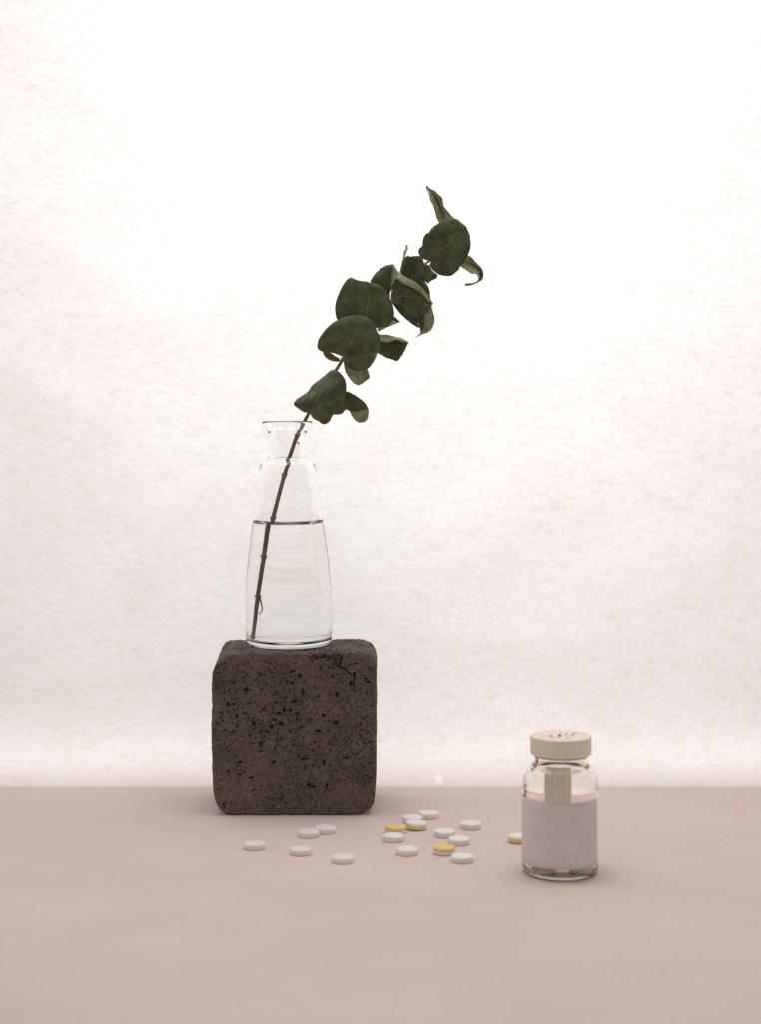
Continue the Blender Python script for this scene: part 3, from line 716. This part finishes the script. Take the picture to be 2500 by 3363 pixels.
tabs = [('w', 834, 2795, 'white tablet farthest left of the scattered tablets'),
        ('w', 988, 2813, 'white tablet alone below the touching pair, left of centre'),
        ('w', 1013, 2754.7, 'nearer white tablet of the touching pair just below the stone block'),
        ('w', 1068, 2741.6, 'farther white tablet of the touching pair just below the stone block'),
        ('w', 1125.6, 2839.7, 'white tablet nearest the camera in the left half, lying alone'),
        ('w', 1409, 2692, 'white tablet farthest from the camera, at the back of the cluster'),
        ('w', 1357.5, 2707, 'white tablet half hidden behind the yellow bottomed tablet'),
        ('wy', 1367, 2730.5, 'tablet with white top and yellow underside beside the yellow topped one'),
        ('yw', 1301, 2743, 'yellow topped tablet at the left of the right cluster'),
        ('w', 1294, 2768.7, 'white tablet directly in front of the left yellow topped tablet'),
        ('w', 1338, 2813.5, 'white tablet alone at the front left of the right cluster'),
        ('w', 1462, 2754, 'white tablet right of centre of the cluster, behind another white one'),
        ('w', 1508.5, 2779, 'white tablet just behind and right of the front yellow topped tablet'),
        ('yw', 1460.6, 2812, 'yellow topped tablet near the front of the cluster'),
        ('w', 1519, 2838, 'white tablet at the front of the cluster, touching view of yellow one'),
        ('w', 1547, 2727, 'white tablet alone at the right of the cluster, farther back'),
        ('wy', 1705, 2773.6, 'white and yellow tablet partly hidden by the pill bottle')]
tabs[14] = ('w', 1519, 2838, 'white tablet nearest the camera on the right, before the yellow topped one')
def white_mesh():
    V, F = lathe(prof_full(TH), 64); me = mesh('tablet', V, F); me.materials.append(M_WHITE)
    me.polygons.foreach_set('use_smooth', [True]*len(me.polygons)); return me
wm = white_mesh()
def make_two(top, bot, label, loc, rot=(0, 0, 0), group='tablets scattered on the table'):
    t = thing('tablet', label, 'tablet', loc, rot, group)
    nm = {id(M_WHITE): 'white_layer', id(M_YEL): 'yellow_layer'}
    H = .0031; h0 = .0015
    lathe_obj(nm[id(bot)], prof_lower(h0), bot, t, 64); lathe_obj(nm[id(top)], prof_upper(h0, H), top, t, 64)
    return t
for i, (k, cx, by, lb) in enumerate(tabs):
    loc = place(by, cx)
    rz = rng.uniform(0, 6.28)
    if k == 'w':
        o = bpy.data.objects.new('tablet', wm); COL.objects.link(o); o.location = loc; o.rotation_euler = (0, 0, rz)
        tag(o, lb, 'tablet', 'tablets scattered on the table')
    elif k == 'wy': make_two(M_WHITE, M_YEL, lb, loc if i != 7 else (loc[0], loc[1], .00035), (0, math.radians(2.5) if i == 7 else 0, 0))
    else: make_two(M_YEL, M_WHITE, lb, loc)

# ------------------------------------------------------------------ pill bottle
BYC = onz(1849, 2895, 0).y + .0152
bc = onz(1849.5, 2857, 0); bx = (1849.5-1250)/FPX*BYC
bot = thing('pill_bottle', 'small clear glass pill bottle with cream cap and blank pale label', 'pill bottle', (bx, BYC, .0002))
M_BG = mat_glass('bottle_glass', 1.49, (.988, .975, .960))
M_CAP = mat_plain('cream_cap_plastic', (.90, .81, .66), .5, .02, 300, .1, .0001)
M_LABEL = mat_plain('blank_label_paper', (.84, .76, .755), .75, .06, 110, .1, .0001, trans=.06)
M_INK = mat_plain('ink', (.32, .27, .23), .6)
M_LEAFLET = mat_plain('leaflet_paper', (.95, .85, .77), .8, .04, 500, trans=.72)
bmp = lambda P: [(r*.995*MM, z*MM*(1+.045*min(1, z/30))) for r, z in P]
BO = [(14.6, 0), (15.7, .5), (16.3, 1.6), (16.45, 3.2), (16.45, 20), (16.45, 34.2), (16.3, 34.9), (16.3, 35.6), (16.45, 36.3), (16.35, 38.6), (15.7, 40.9), (14.3, 42.9), (12.9, 44.0), (12.0, 44.8), (11.7, 45.8), (11.7, 48.2), (12.4, 49.0), (12.5, 50.4), (11.6, 51), (11.3, 55.5), (11.0, 56.0)]
BIN = [(10.1, 56.0), (9.8, 55.4), (9.7, 46.0), (9.9, 44.2), (10.9, 42.4), (12.4, 41.0), (13.9, 39.2), (14.8, 37.0), (15.1, 34), (15.3, 20), (15.3, 4), (15.0, 2.3), (14.0, 1.5), (11, 1.3), (0, 1.5)]
def build_bottle():
    po = [(0, .0005), (.010, .0004), (.0135, .0001)]+smooth_prof(bmp(BO), 220)+sm_mid(smooth_prof(bmp(BIN), 200), .004, .054, 60)
    lathe_obj('bottle_body', po, M_BG, bot, 256)
    z0 = .0513
    CP = [(10.6, 0), (12.9, 0), (13.15, .25), (13.2, 3), (13.15, 7.0), (12.95, 7.9), (12.4, 8.3), (11.5, 8.4), (0, 8.4)]
    inn = [(0, 7.2), (11.9, 7.2), (12.6, 6.8), (12.7, .4), (12.9, .0)]
    cap_p = [(0, 6.6), (12.5, 6.6), (12.55, 6.2), (12.55, .05)]
    prof = [(r*MM, z0+z*MM) for r, z in cap_p]+[(r*MM, z0+z*MM) for r, z in [(12.75, 0), (12.9, 0), (13.02, .12), (13.08, .4), (13.1, 3), (13.08, 6.9), (13.05, 7.35), (12.97, 7.58), (12.8, 7.72), (12.5, 7.78), (11.6, 7.80), (6, 7.80), (0, 7.80)]]
    cap = lathe_obj('cap', prof, M_CAP, bot, 96)
    # pen marks on the cap, seen from the lens: (x, y) in the zoomed crop of the lid, scale 6.354, origin (1720, 2380)
    zt = .0002+z0+7.80*MM
    def stroke(V, F, pts, w):
        Q = []
        for x, y in pts:
            p = onz(1720+x/6.354, 2380+y/6.354, zt); Q.append((p.x-bx, p.y-BYC))
        P = catmull(Q, 14); b = len(V)
        for i, (x, y) in enumerate(P):
            a = P[min(i+1, 13)]-P[max(i-1, 0)]; n = np.array([-a[1], a[0]])/max(1e-9, np.linalg.norm(a)); ww = w*(.35+.65*math.sin(PI*(i+.8)/14.6))
            for s in (-1, 1):
                for dz in (0, .00004): V.append((x+s*n[0]*ww, y+s*n[1]*ww, zt-.0002+.00001+dz))
        for i in range(13):
            a = b+i*4; c = a+4
            F.extend([(a+1, c+1, c+3, a+3), (a, c, c+1, a+1), (a+2, a+3, c+3, c+2)])
    strokes = [([(395, 250), (430, 238), (480, 245)], .00022), ([(548, 240), (575, 222), (590, 250)], .00045), ([(585, 262), (600, 290), (625, 285)], .0002), ([(735, 262), (770, 205), (765, 262)], .00045),
               ([(770, 205), (782, 180), (800, 160)], .00016), ([(640, 265), (690, 245), (720, 255)], .00016), ([(880, 232), (900, 180), (925, 190), (915, 225)], .00018), ([(850, 262), (900, 268), (945, 285), (975, 305)], .0003),
               ([(1000, 240), (1045, 200), (1090, 172), (1115, 160)], .0004)]
    V = []; F = []
    for p, w in strokes: stroke(V, F, p, w)
    mk = link('pen_marks', mesh('pen_marks', V, F), M_INK, bot)
    # label wrapped round the body, its right edge slanting
    V = []; F = []; n = 90; nz = 10; th = .00012
    for q in (0, 1):
        for i in range(n+1):
            for j in range(nz+1):
                v = j/nz; t = i/n
                a0 = math.radians(-168); a1 = math.radians(-90+(60.5+3.5*(1-v)))
                # angle measured so that -90 deg faces the lens
                a = a0+(a1-a0)*t - math.radians(28)*(1-t)
                r = .01642+q*th + (.00010 if t > .97 else 0)
                z = .0050+v*(.0334-.0050)
                V.append((r*math.cos(a), r*math.sin(a), z))
    m_ = (n+1)*(nz+1); idx = lambda q, i, j: q*m_+i*(nz+1)+j
    for i in range(n):
        for j in range(nz):
            F.append((idx(1, i, j), idx(1, i+1, j), idx(1, i+1, j+1), idx(1, i, j+1)))
            F.append((idx(0, i, j), idx(0, i, j+1), idx(0, i+1, j+1), idx(0, i+1, j)))
    for i in range(n):
        F.append((idx(0, i, 0), idx(0, i+1, 0), idx(1, i+1, 0), idx(1, i, 0))); F.append((idx(0, i, nz), idx(1, i, nz), idx(1, i+1, nz), idx(0, i+1, nz)))
    for j in range(nz):
        F.append((idx(0, 0, j), idx(1, 0, j), idx(1, 0, j+1), idx(0, 0, j+1))); F.append((idx(0, n, j), idx(0, n, j+1), idx(1, n, j+1), idx(1, n, j)))
    link('paper_label', mesh('paper_label', V, F), M_LABEL, bot)
    # faint raised pale strokes on the glass shoulder
    V = []; F = []
    def mark(pts, r):
        Q = []
        for x, y in pts:
            px, py = 1720+x/6.354, 2500+y/6.354
            d = ray(px, py); o = Vector((-bx, -BYC, HC-.0002)); R = .01642
            A = d.x**2+d.y**2; B = 2*(o.x*d.x+o.y*d.y); C = o.x**2+o.y**2-R*R
            k = (-B-math.sqrt(B*B-4*A*C))/(2*A); Q.append(tuple(o+d*k))
        tube(V, F, Q, [r, r], 6, 16)
    mark([(515, 650), (530, 690), (548, 735), (560, 700), (572, 672), (585, 705), (597, 740), (610, 700), (622, 655)], .00013)
    for x in (670, 705, 740, 770): mark([(x, 688), (x+6, 692), (x+14, 690)], .00008)
    link('raised_mark', mesh('raised_mark', V, F), mat_plain('pale_mark', (.75, .68, .62), .5), bot)
build_bottle()
# pleated leaflet standing in the bottle
def build_leaflet():
    V = []; F = []; w = .0116; nfold = 4; z0, z1 = .0048, .0445; n = nfold*2
    pts = []
    for i in range(5):
        x = -w/2+w*i/4
        if i in (0, 4): pts.append((x, 0))
        else: pts += [(x-.00022, 0), (x, .00045), (x+.00022, 0)]
    n = len(pts)-1
    for z in np.linspace(z0, z1, 6):
        for x, y in pts: V.append((x, y, z))
    idx = lambda j, i: j*(n+1)+i
    for j in range(5):
        for i in range(n): F.append((idx(j, i), idx(j, i+1), idx(j+1, i+1), idx(j+1, i)))
    o = link('folded_leaflet', mesh('folded_leaflet', V, F), M_LEAFLET, None, smooth=False)
    o.location = (bx-.0007, BYC+.004, .0002)
    tag(o, 'narrow pleated beige leaflet standing inside the pill bottle above the label', 'leaflet')
build_leaflet()
# tablets left at the bottom of the bottle
for (dx, dy, dz, k, lb) in [(-.0075, -.0070, .0019, 'y', 'yellow tablet lying at the lower left inside the pill bottle'), (.0080, -.0062, .0019, 'w', 'white tablet lying at the lower right inside the pill bottle')]:
    if k == 'y': make_two(M_YEL, M_WHITE, lb, (bx+dx, BYC+dy, dz), (0, 0, .4), 'tablets inside the pill bottle')
    else:
        o = bpy.data.objects.new('tablet', wm); COL.objects.link(o); o.location = (bx+dx, BYC+dy, dz); tag(o, lb, 'tablet', 'tablets inside the pill bottle')

# a crumb of bark floating on the water
_w = onz(938, 1693, VZ+.0611*SZ)
bm = bmesh.new(); bmesh.ops.create_icosphere(bm, subdivisions=2, radius=.0005)
for v in bm.verts:
    n_ = float(noise3([[v.co.x*3000, v.co.y*3000, v.co.z*3000]], 8)[0]); v.co *= 1+.35*n_; v.co.y *= 2.2; v.co.z *= .8
me = bpy.data.meshes.new('bark_crumb'); bm.to_mesh(me); bm.free()
o = link('bark_crumb', me, mat_plain('dark_bark', (.05, .035, .025), .8)); o.location = (_w.x, min(_w.y, VY+.010), VZ+.0612*SZ+.0002)
tag(o, 'tiny dark bark crumb floating on the water inside the vase', 'crumb')
